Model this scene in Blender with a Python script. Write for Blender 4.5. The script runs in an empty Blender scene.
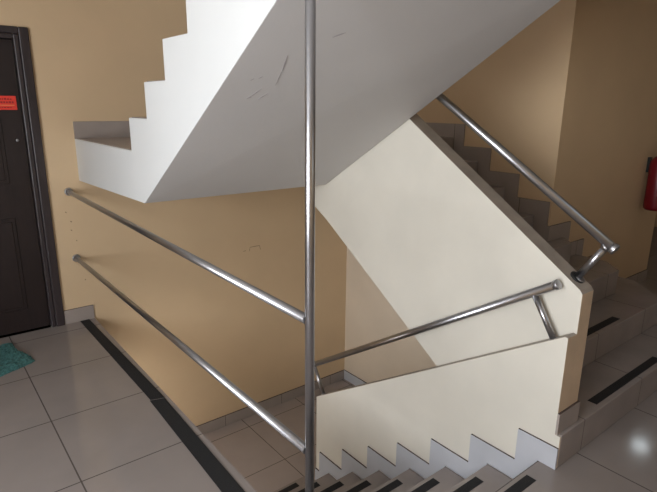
import bpy, bmesh, math, random
from mathutils import Vector, Matrix
random.seed(7)
S = bpy.context.scene
COL = S.collection

# ---------------------------------------------------------------- camera
cam_d = bpy.data.cameras.new('camera')
cam = bpy.data.objects.new('camera', cam_d); COL.objects.link(cam)
Rt = Vector((0.7822, -0.6229, 0.0105)); Up = Vector((0.1525, 0.2073, 0.9663))
Rt.normalize(); Fw = Up.cross(Rt).normalized(); Up = Rt.cross(Fw).normalized()
cam.matrix_world = Matrix(((Rt.x, Up.x, -Fw.x, 0), (Rt.y, Up.y, -Fw.y, 0), (Rt.z, Up.z, -Fw.z, 1.5), (0, 0, 0, 1)))
cam_d.sensor_width = 36; cam_d.lens = 36 * 528.97 / 657; cam_d.clip_start = 0.05
S.camera = cam

# ---------------------------------------------------------------- world, daylight, exposure
S.view_settings.view_transform = 'Standard'; S.view_settings.look = 'None'
S.view_settings.gamma = 1; S.view_settings.use_curve_mapping = False
S.view_settings.exposure = 0.0
W = bpy.data.worlds.new('sky'); S.world = W; W.use_nodes = True
wn = W.node_tree.nodes; wl = W.node_tree.links
sky = wn.new('ShaderNodeTexSky'); sky.sky_type = 'NISHITA'; sky.sun_disc = False
sky.sun_elevation = math.radians(40); sky.sun_rotation = math.radians(120)
wl.new(sky.outputs[0], wn['Background'].inputs[0]); wn['Background'].inputs[1].default_value = 0.12

XE_ = .70
def area(name, loc, direction, sx, sy, power, color):
    l = bpy.data.lights.new(name, 'AREA'); l.shape = 'RECTANGLE'; l.size = sx; l.size_y = sy
    l.energy = power; l.color = color
    o = bpy.data.objects.new(name, l); COL.objects.link(o); o.location = loc
    o.rotation_euler = Vector(direction).to_track_quat('-Z', 'Y').to_euler()
    return o
area('window_daylight', (-1.95, 0.65, 1.28), (1, 0.0, 0), 2.1, 1.5, 150, (0.93, 0.96, 1.0))
area('rear_fill', (2.6, -2.15, 1.6), (0, 1, 0), 1.6, 1.3, 1.5, (0.80, 0.90, 1.0))  # weak cool fill from behind, added at an unseen window
area('lower_well_fill', (XE_ - .10, 3.25, -.74), (1, 0, 0), .9, .8, 12, (1.0, 0.95, 0.90))  # added light at an unseen window, brightens the lower well
area('stairwell_upper_daylight', (XE_ - .10, 3.25, 3.1), (1, 0, -.2), .8, .7, 13, (0.92, 0.96, 1.0))

# ---------------------------------------------------------------- materials
def mat(name, color, rough=0.6, metal=0.0, spec=0.5, mottle=0.0, mscale=2.0, bump=0.0, bscale=60, grid=None, streak=False):
    m = bpy.data.materials.new(name); m.use_nodes = True
    n = m.node_tree.nodes; l = m.node_tree.links; b = n['Principled BSDF']
    b.inputs['Roughness'].default_value = rough; b.inputs['Metallic'].default_value = metal
    b.inputs['Specular IOR Level'].default_value = spec
    geo = n.new('ShaderNodeNewGeometry')
    rgb = n.new('ShaderNodeRGB'); rgb.outputs[0].default_value = (*color, 1); out = rgb.outputs[0]
    if mottle:
        t = n.new('ShaderNodeTexNoise'); t.inputs['Scale'].default_value = mscale; t.inputs['Detail'].default_value = 5
        l.new(geo.outputs['Position'], t.inputs['Vector'])
        mr = n.new('ShaderNodeMapRange'); mr.inputs['From Min'].default_value = .3; mr.inputs['From Max'].default_value = .7
        mr.inputs['To Min'].default_value = 1 - mottle; mr.inputs['To Max'].default_value = 1 + mottle
        l.new(t.outputs['Fac'], mr.inputs['Value'])
        mx = n.new('ShaderNodeVectorMath'); mx.operation = 'SCALE'
        l.new(out, mx.inputs[0]); l.new(mr.outputs[0], mx.inputs['Scale']); out = mx.outputs[0]
    if grid:
        sx, ox, sy, oy, gcol, gw = grid
        sep = n.new('ShaderNodeSeparateXYZ'); l.new(geo.outputs['Position'], sep.inputs[0])
        fac = None
        for ax, s_, o_ in (('X', sx, ox), ('Y', sy, oy)):
            if not s_: continue
            a = n.new('ShaderNodeMath'); a.operation = 'SUBTRACT'; l.new(sep.outputs[ax], a.inputs[0]); a.inputs[1].default_value = o_
            p = n.new('ShaderNodeMath'); p.operation = 'PINGPONG'; l.new(a.outputs[0], p.inputs[0]); p.inputs[1].default_value = s_ / 2
            q = n.new('ShaderNodeMath'); q.operation = 'LESS_THAN'; l.new(p.outputs[0], q.inputs[0]); q.inputs[1].default_value = gw / 2
            if fac is None: fac = q.outputs[0]
            else:
                mxx = n.new('ShaderNodeMath'); mxx.operation = 'MAXIMUM'; l.new(fac, mxx.inputs[0]); l.new(q.outputs[0], mxx.inputs[1]); fac = mxx.outputs[0]
        mix = n.new('ShaderNodeMix'); mix.data_type = 'RGBA'; l.new(fac, mix.inputs['Factor']); l.new(out, mix.inputs['A'])
        mix.inputs['B'].default_value = (*gcol, 1); out = mix.outputs['Result']
    if streak:
        t = n.new('ShaderNodeTexNoise'); t.inputs['Scale'].default_value = 6
        mp = n.new('ShaderNodeMapping'); mp.inputs['Scale'].default_value = (9, 9, .6)
        l.new(geo.outputs['Position'], mp.inputs[0]); l.new(mp.outputs[0], t.inputs['Vector'])
        mr = n.new('ShaderNodeMapRange'); mr.inputs['To Min'].default_value = .6; mr.inputs['To Max'].default_value = 1.5
        l.new(t.outputs['Fac'], mr.inputs['Value']); mx = n.new('ShaderNodeVectorMath'); mx.operation = 'SCALE'
        l.new(out, mx.inputs[0]); l.new(mr.outputs[0], mx.inputs['Scale']); out = mx.outputs[0]
    l.new(out, b.inputs['Base Color'])
    if bump:
        t = n.new('ShaderNodeTexNoise'); t.inputs['Scale'].default_value = bscale; t.inputs['Detail'].default_value = 4
        l.new(geo.outputs['Position'], t.inputs['Vector'])
        bp = n.new('ShaderNodeBump'); bp.inputs['Strength'].default_value = bump; bp.inputs['Distance'].default_value = .004
        l.new(t.outputs['Fac'], bp.inputs['Height']); l.new(bp.outputs[0], b.inputs['Normal'])
    return m
GR = (0.10, 0.085, 0.075)
M = dict(
    wall=mat('cream_yellow_paint', (0.70, 0.52, 0.325), .55, mottle=.05, mscale=1.6, bump=.12),
    parapet=mat('ivory_paint', (0.69, 0.655, 0.575), .5, mottle=.06, mscale=2.5, bump=.12),
    white=mat('white_paint', (0.70, 0.71, 0.705), .5, mottle=.02, mscale=2, bump=.1),
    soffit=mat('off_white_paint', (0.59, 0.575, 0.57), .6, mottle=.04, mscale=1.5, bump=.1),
    endbeige=mat('beige_end', (0.62, 0.47, 0.32), .55, mottle=.08, mscale=9, bump=.1),
    coping=mat('taupe_coping', (0.38, 0.33, 0.28), .6, mottle=.12, mscale=12, bump=.1),
    lowbeige=mat('pale_beige_wall', (0.70, 0.60, 0.48), .55, mottle=.05, bump=.1),
    ceil=mat('ceiling_paint', (0.75, 0.73, 0.7), .7),
    tile=mat('floor_tile', (0.285, 0.248, 0.228), .10, mottle=.06, mscale=3, grid=(.6, .37, .54, 2.604, GR, .006)),
    ltile=mat('landing_tile', (0.38, 0.33, 0.31), .2, mottle=.06, mscale=3, grid=(.6, 2.06 - 1.2, .57, 3.11, GR, .006)),
    step=mat('step_tile', (0.30, 0.26, 0.24), .25, mottle=.10, mscale=4, grid=(.6, 2.2, 0, 0, GR, .004)),
    skirt=mat('skirting_tile', (0.50, 0.51, 0.545), .2, mottle=.05, mscale=5),
    bskirt=mat('beige_skirting_tile', (0.36, 0.31, 0.28), .25, mottle=.06, mscale=5, grid=(.6, .1, .6, .2, GR, .004)),
    topedge=mat('dark_top_edge', (0.10, 0.07, 0.06), .8),  # dark brown for the top edges of the skirting
    strip=mat('black_grip_tape', (0.012, 0.012, 0.013), .85, bump=.5, bscale=400),
    steel=mat('brushed_steel', (0.42, 0.42, 0.44), .29, metal=1.0),
    cap=mat('satin_steel', (0.45, 0.45, 0.47), .35, metal=1.0),
    dark=mat('dark_hole', (0.02, 0.02, 0.02), .7),
    wood=mat('dark_stained_wood', (0.015, 0.008, 0.008), .45, streak=True),
    frame=mat('dark_stained_frame', (0.035, 0.026, 0.028), .4, streak=True),
    red=mat('red_enamel', (0.19, 0.003, 0.012), .3),
    redpaper=mat('red_paper', (0.80, 0.05, 0.03), .6),
    ink=mat('dark_red_ink', (0.30, 0.01, 0.01), .6),
    gold=mat('pale_orange_ink', (0.85, 0.28, 0.10), .6),
    mark=mat('scuff', (0.40, 0.37, 0.38), .8),
    wmark=mat('wall_scuff', (0.36, 0.24, 0.15), .8),
    mat=mat('teal_pile', (0.05, 0.15, 0.145), .95, mottle=.45, mscale=60, bump=.8, bscale=150),
    black=mat('black_plastic', (0.015, 0.015, 0.015), .4),
    label=mat('white_label', (0.7, 0.7, 0.68), .5),
    alu=mat('white_window_frame', (0.7, 0.7, 0.7), .4),
)
g = bpy.data.materials.new('window_glass'); g.use_nodes = True
gn = g.node_tree.nodes; gl = g.node_tree.links
tr = gn.new('ShaderNodeBsdfTransparent'); go = gn.new('ShaderNodeBsdfGlossy'); go.inputs['Roughness'].default_value = .02
mx = gn.new('ShaderNodeMixShader'); mx.inputs[0].default_value = .06
gl.new(tr.outputs[0], mx.inputs[1]); gl.new(go.outputs[0], mx.inputs[2]); gl.new(mx.outputs[0], gn['Material Output'].inputs[0])
M['glass'] = g
lm = bpy.data.materials.new('lamp_glow'); lm.use_nodes = True
lb = lm.node_tree.nodes['Principled BSDF']; lb.inputs['Emission Color'].default_value = (.85, .95, 1, 1); lb.inputs['Emission Strength'].default_value = 9
M['lamp'] = lm

# ---------------------------------------------------------------- helpers
def obj(name, bm, mats, parent=None, bevel=0, smooth=False):
    if not isinstance(mats, (list, tuple)): mats = [mats]
    bmesh.ops.recalc_face_normals(bm, faces=bm.faces)
    me = bpy.data.meshes.new(name); bm.to_mesh(me); bm.free()
    for k in mats: me.materials.append(M[k])
    o = bpy.data.objects.new(name, me); COL.objects.link(o)
    if smooth:
        for p in me.polygons: p.use_smooth = True
    if bevel:
        b = o.modifiers.new('bevel', 'BEVEL'); b.width = bevel; b.segments = 2; b.limit_method = 'ANGLE'
    if parent:
        o.parent = parent; o.matrix_parent_inverse = Matrix.Translation(-world_loc(parent))
    return o
def world_loc(o):
    v = Vector(o.location)
    while o.parent: v = v + Vector(o.matrix_parent_inverse.translation); o = o.parent; v = v + Vector(o.location)
    return v
def thing(name, label, cat, loc=(0, 0, 0), group=None):
    o = bpy.data.objects.new(name, None); COL.objects.link(o); o.location = loc
    o.empty_display_size = .1; return tag(o, label, cat, group)
def tag(o, label, cat, group=None):
    o['label'] = label; o['category'] = cat
    if group: o['group'] = group
    return o
def struct(name, bm, mats, parent=None, **k):
    o = obj(name, bm, mats, parent, **k)
    if not parent: o['kind'] = 'structure'
    return o
def box(bm, x0, x1, y0, y1, z0, z1, mi=0):
    v = [bm.verts.new((x, y, z)) for x in (x0, x1) for y in (y0, y1) for z in (z0, z1)]
    for f in ((0, 1, 3, 2), (4, 6, 7, 5), (0, 4, 5, 1), (2, 3, 7, 6), (0, 2, 6, 4), (1, 5, 7, 3)):
        bm.faces.new([v[i] for i in f]).material_index = mi
    return bm
def prism(bm, pts, ax, a0, a1, mi=0):
    """polygon pts in the two other axes, extruded along axis ax"""
    def P(p, a): return {'x': (a, p[0], p[1]), 'y': (p[0], a, p[1]), 'z': (p[0], p[1], a)}[ax]
    A = [bm.verts.new(P(p, a0)) for p in pts]; B = [bm.verts.new(P(p, a1)) for p in pts]
    fs = [bm.faces.new(A[::-1]), bm.faces.new(B)]
    for i in range(len(pts)):
        j = (i + 1) % len(pts); fs.append(bm.faces.new((A[i], A[j], B[j], B[i])))
    for f in fs: f.material_index = mi
    return fs
def tube(bm, p0, p1, r, seg=28, mi=0, r1=None):
    p0 = Vector(p0); p1 = Vector(p1); d = (p1 - p0)
    q = Vector((0, 0, 1)).rotation_difference(d.normalized()).to_matrix()
    r1 = r if r1 is None else r1
    A = []; B = []
    for i in range(seg):
        a = 2 * math.pi * i / seg; c = Vector((math.cos(a), math.sin(a), 0))
        A.append(bm.verts.new(p0 + q @ (c * r))); B.append(bm.verts.new(p1 + q @ (c * r1)))
    for i in range(seg):
        j = (i + 1) % seg; f = bm.faces.new((A[i], A[j], B[j], B[i])); f.smooth = True; f.material_index = mi
    bm.faces.new(A[::-1]).material_index = mi; bm.faces.new(B).material_index = mi
    return bm
def lathe(bm, c, prof, seg=32, mi=0, axis='z'):
    rings = []
    for r, h in prof:
        ring = []
        for i in range(seg):
            a = 2 * math.pi * i / seg
            if axis == 'z': v = (c[0] + r * math.cos(a), c[1] + r * math.sin(a), c[2] + h)
            else: v = (c[0] + r * math.cos(a), c[1] + h, c[2] + r * math.sin(a))
            ring.append(bm.verts.new(v))
        rings.append(ring)
    for A, B in zip(rings, rings[1:]):
        for i in range(seg):
            j = (i + 1) % seg; f = bm.faces.new((A[i], A[j], B[j], B[i])); f.smooth = True; f.material_index = mi
    bm.faces.new(rings[0][::-1]).material_index = mi; bm.faces.new(rings[-1]).material_index = mi
    return bm
def new(): return bmesh.new()
def skirt(bm, pts, ax, a0, a1):
    """tiled skirting board polygon: upward faces get a darker brown (material 1)"""
    fs = prism(bm, pts, ax, a0, a1)
    bmesh.ops.recalc_face_normals(bm, faces=fs)
    for f in fs:
        f.normal_update()
        if f.normal.z > .9: f.material_index = 1
    return bm

# ---------------------------------------------------------------- key dimensions
XE, XD, XU, XP, XW = .907, 1.99, 2.06, 2.155, 3.30      # slab edge, lower parapet face, upper parapet face, its back, right wall
YB, YC = 3.83, 1.77                                     # end wall, corridor wall
RUN, RU, RD = .243, .1594, .161                         # going, rise up, rise down
Y1, Y0 = .905, .985                                     # first riser going up, edge going down
ZL, ZLOW, ZU = 8 * RU, -8 * RD, 1.267                   # landings

# ---------------------------------------------------------------- room shell
bm = new()
prism(bm, [(-1.6, -1.8), (7.6, -1.8), (7.6, 5.2), (5.1, 5.2), (5.1, YC + .03), (XW + .05, YC + .03), (XW, .95), (XD, .95), (XD, Y0), (XE, Y0), (XE, YB), (-1.6, YB)], 'z', -.2, 0)
struct('floor', bm, 'tile')
bm = new(); box(bm, XE, XW, Y0 + 7 * RUN, YB, ZLOW - .2, ZLOW); struct('floor', bm, 'ltile')
def pierced(bm, x0, x1, y0, y1, z0, z1, a0, a1, b0, b1):
    box(bm, x0, x1, y0, a0, z0, z1); box(bm, x0, x1, a1, y1, z0, z1); box(bm, x0, x1, a0, a1, z0, b0); box(bm, x0, x1, a0, a1, b1, z1)
bm = new(); pierced(bm, XE - .15, XE - .02, -.2, YB, ZLOW - 2.6, -.2, 2.8, 3.7, -1.14, -.34); struct('wall_well', bm, 'wall')
# end wall with the door opening
DX0, DX1, DZ = -.27, .655, 1.895
bm = new()
box(bm, -1.75, DX0, YB, YB + .2, 0, 3.7); box(bm, DX1, XW, YB, YB + .2, -4, 3.7); box(bm, DX0, DX1, YB, YB + .2, DZ, 3.7)
struct('wall_back', bm, 'wall')
bm = new()
prism(bm, [(XW + .2, YC), (5.1, YC), (5.1, 5.2), (4.9, 5.2), (4.9, YC + .2), (XW + .2, YC + .2)], 'z', 0, 3.7)
# above the ascending flight cream yellow, the space beneath it pale beige
prism(bm, [(YC, .30), (YC, 3.7), (YB + .2, 3.7), (YB + .2, 1.1), (2.8, 1.1), (2.62, .91)], 'x', XW, XW + .2)
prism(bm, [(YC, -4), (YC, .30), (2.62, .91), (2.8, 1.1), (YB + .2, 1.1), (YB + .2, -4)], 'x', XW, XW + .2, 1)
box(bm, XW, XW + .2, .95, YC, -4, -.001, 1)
struct('wall_right', bm, ['wall', 'lowbeige'])
# left wall with window
WY0, WY1, WZ0, WZ1 = -.5, 1.8, .5, 2.05
bm = new()
box(bm, -1.75, -1.6, -1.95, WY0, 0, 2.4); box(bm, -1.75, -1.6, WY1, YB, 0, 2.4); box(bm, -1.75, -1.6, WY0, WY1, 0, WZ0); box(bm, -1.75, -1.6, WY0, WY1, WZ1, 2.4)
struct('wall_left', bm, 'wall')
# rear wall with an added, unseen window
bm = new()
box(bm, -1.6, 1.8, -1.95, -1.8, 0, 2.4); box(bm, 3.4, 7.6, -1.95, -1.8, 0, 2.4); box(bm, 1.8, 3.4, -1.95, -1.8, 0, 1.0); box(bm, 1.8, 3.4, -1.95, -1.8, 2.2, 2.4)
struct('wall_front', bm, 'wall')
bm = new(); box(bm, 7.6, 7.75, -1.95, 5.35, 0, 2.4); box(bm, 5.1, 7.6, 5.2, 5.35, 0, 2.4); struct('wall_corridor', bm, 'wall')
def window(name, ax, c0, c1, a0, a1, z0, z1):
    bm = new(); t = .05; cm = (a0 + a1) / 2
    def B(u0, u1, w0, w1, e=0):
        if ax == 'x': box(bm, c0 + e, c1 - e, u0, u1, w0, w1)
        else: box(bm, u0, u1, c0 + e, c1 - e, w0, w1)
    B(a0, a1, z0, z0 + t); B(a0, a1, z1 - t, z1); B(a0, a0 + t, z0 + t, z1 - t); B(a1 - t, a1, z0 + t, z1 - t); B(cm - t / 2, cm + t / 2, z0 + t, z1 - t)
    o = struct(name, bm, 'alu', bevel=.004)
    for s0, s1 in ((a0 + t, cm - t / 2), (cm + t / 2, a1 - t)):
        bm = new(); m = (c0 + c1) / 2
        if ax == 'x': box(bm, m - .003, m + .003, s0, s1, z0 + t, z1 - t)
        else: box(bm, s0, s1, m - .003, m + .003, z0 + t, z1 - t)
        obj('pane', bm, 'glass', o)
window('window_1', 'x', -1.70, -1.64, WY0, WY1, WZ0, WZ1)
window('added_window_2', 'y', -1.90, -1.84, 1.8, 3.4, 1.0, 2.2)  # unseen window, added around the rear fill light
window('added_window_3', 'x', XE - .11, XE - .06, 2.8, 3.7, -1.14, -.34)  # unseen window under the slab, added for the lower well light
window('window_4', 'x', XE - .11, XE - .06, 2.85, 3.65, 2.75, 3.45)
# ceilings
bm = new()
prism(bm, [(-1.75, -1.95), (7.75, -1.95), (7.75, 5.35), (5.1, 5.35), (5.1, YC), (XW, YC), (XW, 1.02), (XE - .03, 1.02), (XE - .03, YB + .2), (-1.75, YB + .2)], 'z', 2.4, 2.6)
struct('ceiling', bm, 'ceil')
bm = new(); box(bm, XE - .15, XW + .2, .85, YB + .2, 3.7, 3.85); struct('ceiling', bm, 'ceil')
bm = new(); pierced(bm, XE - .15, XE - .03, 1.02, YB, 2.6, 3.7, 2.85, 3.65, 2.75, 3.45); box(bm, XE - .15, XW + .2, .87, 1.02, 2.6, 3.7); box(bm, XW, XW + .2, 1.02, YC, 2.6, 3.7); struct('wall_upper', bm, 'wall')

bm = new(); box(bm, XE, XW, .87, 1.02, 2.0, 2.399); struct('trim_1', bm, 'ceil')
# door in the end wall
fr = new()
for x0, x1, z0, z1 in ((DX0 - .055, DX0, 0, DZ + .04), (DX1, DX1 + .055, 0, DZ + .04), (DX0, DX1, DZ, DZ + .04)):
    box(fr, x0, x1, YB - .022, YB, z0, z1)
for x0, x1, z0, z1 in ((DX0, DX0 + .03, 0, DZ), (DX1 - .03, DX1, 0, DZ), (DX0 + .03, DX1 - .03, DZ - .03, DZ)):
    box(fr, x0, x1, YB - .012, YB + .14, z0, z1)
door = new(); box(door, DX0 + .032, DX1 - .032, YB + .02, YB + .06, .008, DZ - .032)
d1 = struct('door_1', door, 'wood', bevel=.003)
obj('door_frame', fr, 'frame', d1, bevel=.006)
for z0, z1 in ((.16, .78), (1.0, 1.40), (1.48, 1.78)):
    for x0, x1 in ((DX0 + .13, .16), (.24, DX1 - .15)):
        bm = new()
        for a in (0, .022):
            f = prism(bm, [(x0 + a, z0 + a), (x1 - a, z0 + a), (x1 - a, z1 - a), (x0 + a, z1 - a)], 'y', YB + .02 - .006 - a * .3, YB + .022)
        obj('raised_panel', bm, 'wood', d1, bevel=.004)
bm = new(); lathe(bm, (.578, YB + .02, 1.268), [(.009, 0), (.009, -.005), (.006, -.008), (.002, -.008)], 20, axis='y')
k = obj('peephole', bm, 'cap', d1)
# red notice stuck on the door
t = thing('notice', 'small red paper notice with lettering stuck on the dark wooden door', 'notice', (.50, YB + .018, 1.455))
bm = new(); box(bm, .40, .600, YB + .0125, YB + .0145, 1.452, 1.535); obj('paper', bm, 'redpaper', t)
bm = new()
for i, (z, x0, x1, h) in enumerate(((1.512, .43, .575, .010), (1.492, .415, .585, .012), (1.463, .44, .57, .006))):
    x = x0
    while x < x1:
        w = random.uniform(.006, .014); box(bm, x, min(x + w, x1), YB + .0115, YB + .0125, z, z + h * random.uniform(.7, 1)); x += w + .005
obj('lettering', bm, 'ink', t)
bm = new(); box(bm, .415, .588, YB + .0115, YB + .0125, 1.477, 1.4815); box(bm, .415, .419, YB + .0115, YB + .0125, 1.460, 1.477); obj('rule', bm, 'gold', t)

# small scuffs and filled screw holes on the end wall
WB = bpy.data.objects['wall_back']
for x0, z0, x1, z1, w in ((2.205, .318, 2.305, .320, .007), (2.205, .316, 2.200, .285, .005), (2.300, .316, 2.312, .282, .005), (2.140, .292, 2.165, .296, .006), (.796, .788, .806, .783, .008), (.822, .722, .832, .716, .010), (.818, .662, .828, .655, .008), (.872, .298, .879, .292, .010), (.845, .585, .852, .580, .008)):
    bm = new(); L = math.hypot(x1 - x0, z1 - z0); px, pz = -(z1 - z0) / L * w / 2, (x1 - x0) / L * w / 2
    prism(bm, [(x0 - px * .4, z0 - pz * .4), (x1 - px, z1 - pz), (x1 + px * .5, z1 + pz * .5), ((x0 + x1) / 2 + px, (z0 + z1) / 2 + pz), (x0 + px * .6, z0 + pz * .6)], 'y', YB - .0008, YB + .0005)
    obj('scuff_mark', bm, 'wmark', WB)
# baseboards
bm = new(); skirt(bm, [(DX1 + .055, 0), (XE, 0), (XE, .10), (DX1 + .055, .10)], 'y', YB - .012, YB)
struct('baseboard_back', bm, ['bskirt', 'topedge'])
bm = new(); skirt(bm, [(XE, ZLOW), (XW, ZLOW), (XW, ZLOW + .10), (XE, ZLOW + .10)], 'y', YB - .012, YB)
struct('baseboard_lower_back', bm, ['bskirt', 'topedge'])
bm = new(); skirt(bm, [(2.9, ZLOW), (YB - .012, ZLOW), (YB - .012, ZLOW + .10), (2.9, ZLOW + .10)], 'x', XW - .012, XW)
struct('baseboard_lower_right', bm, ['skirt', 'topedge'])
bm = new(); skirt(bm, [(XE, ZU), (XW, ZU), (XW, ZU + .112), (XE, ZU + .112)], 'y', YB - .012, YB)
struct('baseboard_upper_back', bm, ['bskirt', 'topedge'])
# stepped skirting on the right wall, above treads 4..8
pts = [(YC, 3 * RU)]
pts.append((YC, 4 * RU + .10))
for k in range(4, 8):
    y = Y1 + k * RUN - .095
    pts += [(y, k * RU + .10), (y, (k + 1) * RU + .10)]
pts += [(YB - .012, ZL + .10), (YB - .012, ZL - .05)]
for k in range(7, 3, -1):
    y = Y1 + k * RUN + .02
    pts += [(y, (k + 1) * RU - .1), (y, k * RU - .1)] if k > 4 else [(y, (k + 1) * RU - .1)]
bm = new(); skirt(bm, pts, 'x', XW - .010, XW)
struct('baseboard_right', bm, ['bskirt', 'topedge'])
# stepped skirting on the corridor wall
ex = [4.18, 3.94, 3.70, 3.47]   # outer ends of steps 1..4 along the corridor wall
pts = [(XW - .01, 3.2 * RU), (XW - .01, 4 * RU + .10)]
for k in (4, 3, 2, 1):
    pts += [(ex[k - 1] + .10, k * RU + .10), (ex[k - 1] + .10, (k - 1) * RU + .10)]
pts += [(5.1, .10), (5.1, 0), (4.1, 0)]
bm = new(); skirt(bm, pts, 'y', YC - .010, YC)
struct('baseboard_corridor', bm, ['bskirt', 'topedge'])

# ---------------------------------------------------------------- ascending staircase
up = thing('staircase', 'tiled lower flight climbing beside the orange right wall, its first steps wrapping the corner', 'staircase', (2.7, 1.2, 0))
def nose_up(y): return RU + RU / RUN * (y - Y1)
bm = new()
prism(bm, [(1.30, nose_up(1.3) - .17), (2.85, nose_up(2.85) - .17), (2.85, .835), (1.62, .15 - .0), (1.30, -.06)], 'x', XP, XW - .002)
obj('flight_slab', bm, 'parapet', up)
bm = new(); box(bm, XU, XW - .002, Y1 + 7 * RUN + .02, YB - .001, ZL - .26, ZL - .005); obj('landing_slab', bm, 'white', up)
for k in range(1, 9):
    y = Y1 + (k - 1) * RUN
    bm = new(); z0 = (k - 1) * RU + .0005; z1 = k * RU
    x0 = XP
    if k == 1: x0 = XD + .008
    if k <= 4:
        e = ex[k - 1]; c = [.30, .28, .15, .10][k - 1]; yb = YC - .011
        pl = [(x0, y), (e - c, y), (e, y + c), (e, yb), (XW - .012, yb)] + ([(XW - .012, Y1 + k * RUN + .03), (x0, Y1 + k * RUN + .03)] if k == 4 else [(x0, yb)] if False else [(XW - .012, Y1 + k * RUN + .03), (x0, Y1 + k * RUN + .03)])
        if k == 1: pl = [(x0, y), (e - c, y), (e, y + c), (e, yb), (XP + .002, yb - .2), (XP + .002, .935), (x0, .929)]
        prism(bm, pl, 'z', z0, z1)
    else:
        box(bm, x0 + .001, XW - .011, y, (y + RUN + .03) if k < 8 else YB - .013, z0, z1)
    s = obj('step', bm, 'step', up, bevel=.004)
    if k < 8:
        bm = new(); box(bm, 2.365, 3.115, y + .026, y + .070, z1, z1 + .0015); obj('anti_slip_strip', bm, 'strip', s)

# parapet between the two lower flights: ivory faces, beige on the near ends, taupe on upward faces
def paint_ends(o):
    for p in o.data.polygons:
        if p.normal.y < -.9: p.material_index = 1
        elif p.normal.z > .3: p.material_index = 2
pp = thing('parapet', 'ivory painted sloping parapet between the two lower stair flights', 'parapet', (2.08, .93, RU))
SL = .63
bm = new()
zt = lambda y: .785 + .664 * (y - .938)
zb = lambda y: .176 + .66 * (y - 1.662)
prism(bm, [(.93, RU + .001), (.93, .772), (.942, zt(.942)), (2.72, zt(2.72)), (2.72, zb(2.72)), (1.50, zb(1.50)), (1.10, -.10), (1.10, RU + .001)], 'x', XU, XP)
paint_ends(obj('upper_wall', bm, ['parapet', 'endbeige', 'coping'], pp, bevel=.002))
bm = new()
zt2 = lambda y: .592 + -.6325 * (y - .95)
nd = lambda y: -RD / RUN * (y - Y0)
prism(bm, [(.93, RU + .001), (.93, .600), (.945, .602), (2.60, zt2(2.60)), (2.60, ZLOW + .0005), (2.2, ZLOW + .0005), (1.2, -.6), (.952, -.45), (.952, -.005), (.907, .0005), (.907, RU - .003), (.93, RU - .003)], 'x', XD, XU + .001)
paint_ends(obj('lower_wall', bm, ['parapet', 'endbeige', 'coping'], pp, bevel=.002))
bm = new(); skirt(bm, [(XD - .002, RU + .001), (XP + .006, RU + .001), (XP + .006, RU + .098), (XD - .002, RU + .098)], 'y', .920, .93)
obj('end_skirting', bm, ['bskirt', 'topedge'], pp)
# stepped skirting tiles of the parapet face
for k in range(0, 8):
    ya = Y0 + k * RUN + .108; yprev = (Y0 + (k - 1) * RUN + .004) if k else .906
    z = -k * RD + .103
    bm = new()
    if k == 0: poly = [(yprev, .001), (yprev, z), (ya, z), (ya, z - RD), (Y0 + .004, z - RD), (Y0 + .004, .001)]
    elif k < 7: poly = [(yprev, z - .103 + .001), (yprev, z), (ya, z), (ya, z - RD), (Y0 + k * RUN + .004, z - RD), (Y0 + k * RUN + .004, z - .102)]
    else: poly = [(yprev, z - .102), (yprev, z), (2.598, z), (2.598, z - .102)]
    skirt(bm, poly, 'x', XD - .010, XD)
    obj('skirting_tile', bm, ['skirt', 'topedge'], pp)
bm = new(); skirt(bm, [(XD, ZLOW + .001), (XU, ZLOW + .001), (XU, ZLOW + .10), (XD, ZLOW + .10)], 'y', 2.60, 2.610)
obj('skirting_tile', bm, ['skirt', 'topedge'], pp)

# ---------------------------------------------------------------- descending staircase
dn = thing('staircase', 'tiled flight of steps with black grip strips going down beside the ivory parapet', 'staircase', (1.45, 1.1, -.2))
bm = new(); prism(bm, [(Y0 + .01, -.2), (Y0 + .01, -.45), (2.45, ZLOW - .2), (2.69, ZLOW - .2), (2.69, ZLOW - .001), (2.45, ZLOW + .1)], 'x', XE + .001, XD - .001)
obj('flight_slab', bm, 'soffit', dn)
for k in range(1, 8):
    y0 = Y0 + (k - 1) * RUN; z1 = -k * RD
    bm = new(); prism(bm, [(y0 + .0005, z1), (y0 + RUN, z1), (y0 + RUN, z1 - RD + .0005), (y0 - .02, z1 - RD + .0005)], 'x', XE, XD - .0105)
    s = obj('step', bm, 'step', dn, bevel=.004)
    bm = new(); box(bm, 1.107, 1.857, y0 + RUN - .066, y0 + RUN - .022, z1, z1 + .0015); obj('anti_slip_strip', bm, 'strip', s)
tag(obj('anti_slip_strip', box(new(), 1.107, 1.857, Y0 - .066, Y0 - .022, 0, .0015), 'strip'), 'black grip strip on the floor at the top edge of the descending steps', 'grip strip')
# next flight further down, under the ascending one
dd = thing('staircase', 'shaded flight going further down from the lower landing under the ivory parapet', 'staircase', (2.7, 2.6, ZLOW))
for k in range(1, 8):
    y0 = Y0 + 7 * RUN - (k - 1) * RUN; z1 = ZLOW - k * RD
    bm = new(); box(bm, XU + .01, XW - .002, y0 - RUN, y0, z1 - RD, z1); obj('step', bm, 'step', dd, bevel=.004)
bm = new(); box(bm, XE - .1, XW + .2, .9, YB + .2, -4.1, -2.6 - .001); struct('floor', bm, 'tile')

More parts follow.
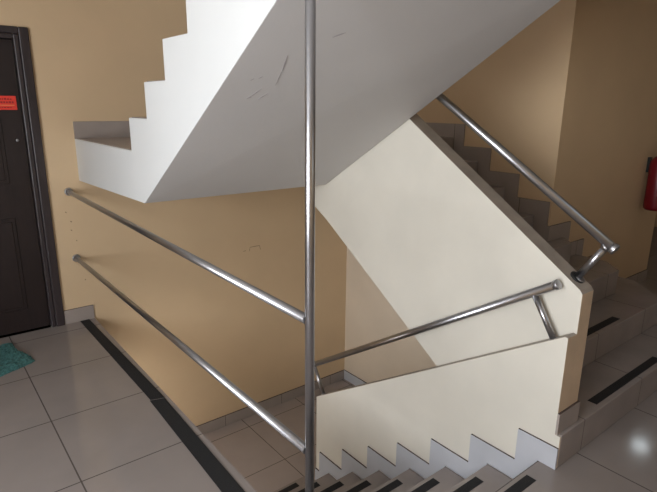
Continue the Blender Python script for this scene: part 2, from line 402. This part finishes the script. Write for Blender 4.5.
# ---------------------------------------------------------------- upper (overhead) staircase
ov = thing('staircase', 'white painted upper flight overhead with a grey sloping underside', 'staircase', (1.45, 2.7, 1.0))
XF = 2.056; YR = 2.73; RO = .245; RH = .163
ys = lambda i: YR - i * RO
N = 7
pts = [(YB - .001, .990), (2.60, 1.018)]
yend = 1.03
pts += [(yend, 1.018 + .634 * (2.60 - yend)), (yend, ZU + N * RH)]
for i in range(N - 1, -1, -1):
    pts += [(ys(i), ZU + (i + 1) * RH), (ys(i), ZU + i * RH)]
pts += [(YB - .001, ZU)]
bm = new(); fs = prism(bm, pts, 'x', XE, XF)
for v in bm.verts:
    if abs(v.co.y - yend) < 1e-4 and v.co.x > 1.5 and v.co.z < 2.2: v.co.z -= .035   # the underside sags a little on the inner side
bmesh.ops.recalc_face_normals(bm, faces=fs)
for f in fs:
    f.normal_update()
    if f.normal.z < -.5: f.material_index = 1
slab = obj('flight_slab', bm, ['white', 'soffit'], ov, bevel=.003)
from mathutils.bvhtree import BVHTree
sme = slab.data; tree = BVHTree.FromPolygons([v.co.copy() for v in sme.vertices], [tuple(t.vertices) for t in (sme.calc_loop_triangles() or sme.loop_triangles)])
for i in range(N):
    bm = new(); box(bm, XE + .015, XF - .01, max(ys(i + 1), 1.03), ys(i), ZU + (i + 1) * RH, ZU + (i + 1) * RH + .004)
    obj('tread_tile', bm, 'step', ov)
bm = new(); box(bm, XE + .012, XF, YR, YB - .013, ZU, ZU + .004); obj('landing_tile', bm, 'bskirt', ov)
# scuff marks on the sloping underside
def sof(x, y):
    h = tree.ray_cast(Vector((x, y, .5)), Vector((0, 0, 1)))[0]
    return Vector((x, y, h.z - .0016))
for (x0, y0, x1, y1, w) in ((1.075, 1.575, 1.100, 1.645, .007), (1.100, 1.650, 1.118, 1.72, .003), (1.090, 1.800, 1.112, 1.764, .005), (1.052, 1.784, 1.073, 1.740, .005), (1.040, 1.80, 1.055, 1.79, .003), (1.003, 1.705, 1.012, 1.695, .004), (1.030, 1.692, 1.040, 1.680, .005), (1.190, 1.476, 1.226, 1.450, .007), (1.040, 1.80, 1.06, 1.775, .004)):
    bm = new(); a = sof(x0, y0); b = sof(x1, y1); d = (b - a).normalized(); n = Vector((0, -.546, -.838)); p = d.cross(n).normalized() * w / 2
    vs = [a - p * .4, a + p * .4, (a + b) / 2 + p, b + p * .3, b - p * .3, (a + b) / 2 - p]
    lo = [bm.verts.new(v) for v in vs]; hi = [bm.verts.new(v - n * .0008) for v in vs]
    bm.faces.new(lo); bm.faces.new(hi[::-1])
    for q in range(6): bm.faces.new((lo[q], hi[q], hi[(q + 1) % 6], lo[(q + 1) % 6]))
    obj('scuff_mark', bm, 'mark', ov)

# ---------------------------------------------------------------- handrails
def flange(bm, c, d, r, h):
    c = Vector(c); d = Vector(d).normalized(); tube(bm, c, c + d * h, r); return bm
# ascending handrail
h = thing('handrail', 'steel handrail above the ascending steps, with one short slanted post at its lower end', 'handrail', (2.115, .985, .84))
u = Vector((0, 1, SL)).normalized(); w = Vector((0, -SL, 1)).normalized()
e0 = Vector((2.115, .862, .972)); e1 = e0 + u * 2.19
bm = new(); tube(bm, e0, e1, .019); obj('rail', bm, 'steel', h)
bm = new(); tube(bm, e0 - u * .012, e0 + u * .006, .0225); obj('end_cap', bm, 'cap', h, bevel=.002)
b0 = Vector((2.115, .987, zt(.987) + .001)); top = b0 + w * (( (e0 - b0).dot(w)) - .012)
bm = new(); tube(bm, b0, top, .0150); obj('post', bm, 'steel', h)
bm = new(); tube(bm, top - w * .012, top + w * .004, .0180); obj('collar', bm, 'cap', h)
bm = new(); 
prof = [(.030, 0), (.030, .005), (.026, .005)]
tube(bm, b0 - w * .0, b0 + w * .006, .031); obj('flange', bm, 'dark', h)
bm = new(); tube(bm, b0 + w * .006 + u * -.012, b0 + w * .011 + u * -.012, .020); obj('cover_ring', bm, 'cap', h)
b9 = Vector((2.115, 2.55, zt(2.55) + .001)); bm = new(); tube(bm, b9, b9 + w * ((e0 - b0).dot(w) - .012), .0135); obj('post', bm, 'steel', h)
# descending handrail
h = thing('handrail', 'steel handrail sloping down over the lower parapet ledge, joined near the tall pole', 'handrail', (2.025, 1.0, .57))
u = Vector((0, 1, -.6325)).normalized(); w = Vector((0, .6325, 1)).normalized()
e0 = Vector((2.022, 1.024, .796)); e1 = e0 + u * 1.94
bm = new(); tube(bm, e0, e1, .0185); obj('rail', bm, 'steel', h)
bm = new(); tube(bm, e0 - u * .012, e0 + u * .008, .0215); obj('end_cap', bm, 'cap', h, bevel=.002)
bm = new(); tube(bm, e1 - u * .008, e1 + u * .012, .0215); obj('end_cap', bm, 'cap', h, bevel=.002)
for yb in (1.005, 2.56):
    b0 = Vector((2.022, yb, zt2(yb) + .001)); L = (e0 - b0).dot(w) - .008
    bm = new(); tube(bm, b0, b0 + w * L, .0135); s = obj('post', bm, 'steel', h)
    bm = new(); tube(bm, b0, b0 + w * .006, .019); obj('flange', bm, 'cap', s)
# level guard railing of the landing
PX, PY = .858, 1.155
h = thing('railing', 'tall steel pole with two level steel rails guarding the left landing edge', 'railing', (PX, PY, 0))
bm = new(); tube(bm, (PX, PY, .0032), (PX, PY, 2.4), .0142, 40); p = obj('pole', bm, 'steel', h)
bm = new(); lathe(bm, (PX, PY, .0032), [(.036, 0), (.036, .004), (.022, .010), (.017, .012)]); obj('base_flange', bm, 'cap', p)
bm = new(); lathe(bm, (PX, PY, 2.386), [(.017, 0), (.022, .002), (.036, .010), (.036, .0139)]); obj('ceiling_flange', bm, 'cap', p)
for za, zb_ in ((.890, .923), (.447, .462)):
    bm = new(); tube(bm, (PX, PY + .014, za), (PX - .026, YB - .004, zb_), .0150); r = obj('rail', bm, 'steel', h)
    bm = new(); tube(bm, (PX - .026, YB - .018, zb_), (PX - .026, YB, zb_), .026); obj('wall_flange', bm, 'cap', r, bevel=.003)
# black grip strips along the landing edge
bm = new(); prism(bm, [(.808, 3.815), (.868, 3.815), (.888, 2.478), (.820, 2.500)], 'z', 0, .003)
tag(obj('anti_slip_strip', bm, 'strip'), 'far black grip strip on the left landing edge, reaching the end wall', 'grip strip')
bm = new(); prism(bm, [(.815, 2.492), (.886, 2.470), (.855, 1.0), (.778, 1.0)], 'z', 0, .003)
tag(obj('anti_slip_strip', bm, 'strip'), 'near black grip strip on the left landing edge, running under the pole', 'grip strip')

# ---------------------------------------------------------------- doormat
n1, n2 = 56, 40
bm = new(); grid = []
TR, BR, BL, TL = Vector((.352, 3.69)), Vector((.432, 3.345)), Vector((-.15, 3.03)), Vector((-.25, 3.62))
def mp(s, t_):
    p = (TL * t_ + BL * (1 - t_)) * (1 - s) + (TR * t_ + BR * (1 - t_)) * s
    return p.x + .006 * math.sin(t_ * 8), p.y + .007 * math.sin(s * 12)
for i in range(n1):
    row = []
    for j in range(n2):
        x, y = mp(i / (n1 - 1), j / (n2 - 1)); edge = min(i, n1 - 1 - i, j, n2 - 1 - j)
        z = .006 + min(edge, 2) * .004 + random.uniform(0, .008) + .006 * max(0, math.sin(i * .33) * math.sin(j * .29))
        row.append(bm.verts.new((x + random.uniform(-.003, .003), y + random.uniform(-.003, .003), z)))
    grid.append(row)
for i in range(n1 - 1):
    for j in range(n2 - 1): bm.faces.new((grid[i][j], grid[i + 1][j], grid[i + 1][j + 1], grid[i][j + 1]))
ring = [grid[i][0] for i in range(n1)] + [grid[-1][j] for j in range(1, n2)] + [grid[i][-1] for i in range(n1 - 2, -1, -1)] + [grid[0][j] for j in range(n2 - 2, 0, -1)]
low = [bm.verts.new((v.co.x, v.co.y, .0005)) for v in ring]
for i in range(len(ring)):
    j = (i + 1) % len(ring); bm.faces.new((ring[j], ring[i], low[i], low[j]))
bm.faces.new(low)
tag(obj('doormat', bm, 'mat'), 'teal shaggy doormat lying on the tiles before the dark door', 'doormat')

# ---------------------------------------------------------------- fire extinguisher on the corridor wall
EX, EY = 4.745, 1.672
t = thing('fire_extinguisher', 'red fire extinguisher hanging on the corridor wall at the right', 'fire extinguisher', (EX, EY, .70))
bm = new(); lathe(bm, (EX, EY, .70), [(.066, 0), (.078, .012), (.080, .03), (.080, .36), (.074, .395), (.052, .425), (.026, .44), (.022, .455)], 40); obj('cylinder', bm, 'red', t)
bm = new(); lathe(bm, (EX, EY, 1.155), [(.020, 0), (.022, .004), (.022, .05), (.012, .055)]); obj('valve', bm, 'cap', t)
bm = new(); box(bm, EX - .02, EX + .10, EY - .011, EY + .011, 1.205, 1.216); box(bm, EX - .01, EX + .09, EY - .011, EY + .011, 1.172, 1.182); obj('handle', bm, 'black', t, bevel=.004)
hp = [(0, 1.18), (.05, 1.185), (.085, 1.16), (.098, 1.10), (.098, .95), (.096, .80)]
bm = new()
for a, b in zip(hp, hp[1:]): tube(bm, (EX + a[0], EY - .02, a[1]), (EX + b[0], EY - .02, b[1]), .010, 14)
obj('hose', bm, 'black', t)
bm = new(); box(bm, EX - .02, EX + .02, EY + .0785, YC, 1.0, 1.12); obj('wall_bracket', bm, 'black', t)

# ---------------------------------------------------------------- corridor ceiling lamp
t = thing('ceiling_lamp', 'round white ceiling lamp in the corridor beyond the right wall', 'lamp', (6.33, 1.94, 2.40))
bm = new(); lathe(bm, (6.33, 1.94, 2.375), [(.10, .0249), (.11, .02), (.11, .005), (.10, 0)]); obj('lamp_base', bm, 'label', t)
bm = new(); lathe(bm, (6.33, 1.94, 2.33), [(.02, 0), (.07, .012), (.095, .035), (.098, .045)]); obj('lamp_shade', bm, 'lamp', t)
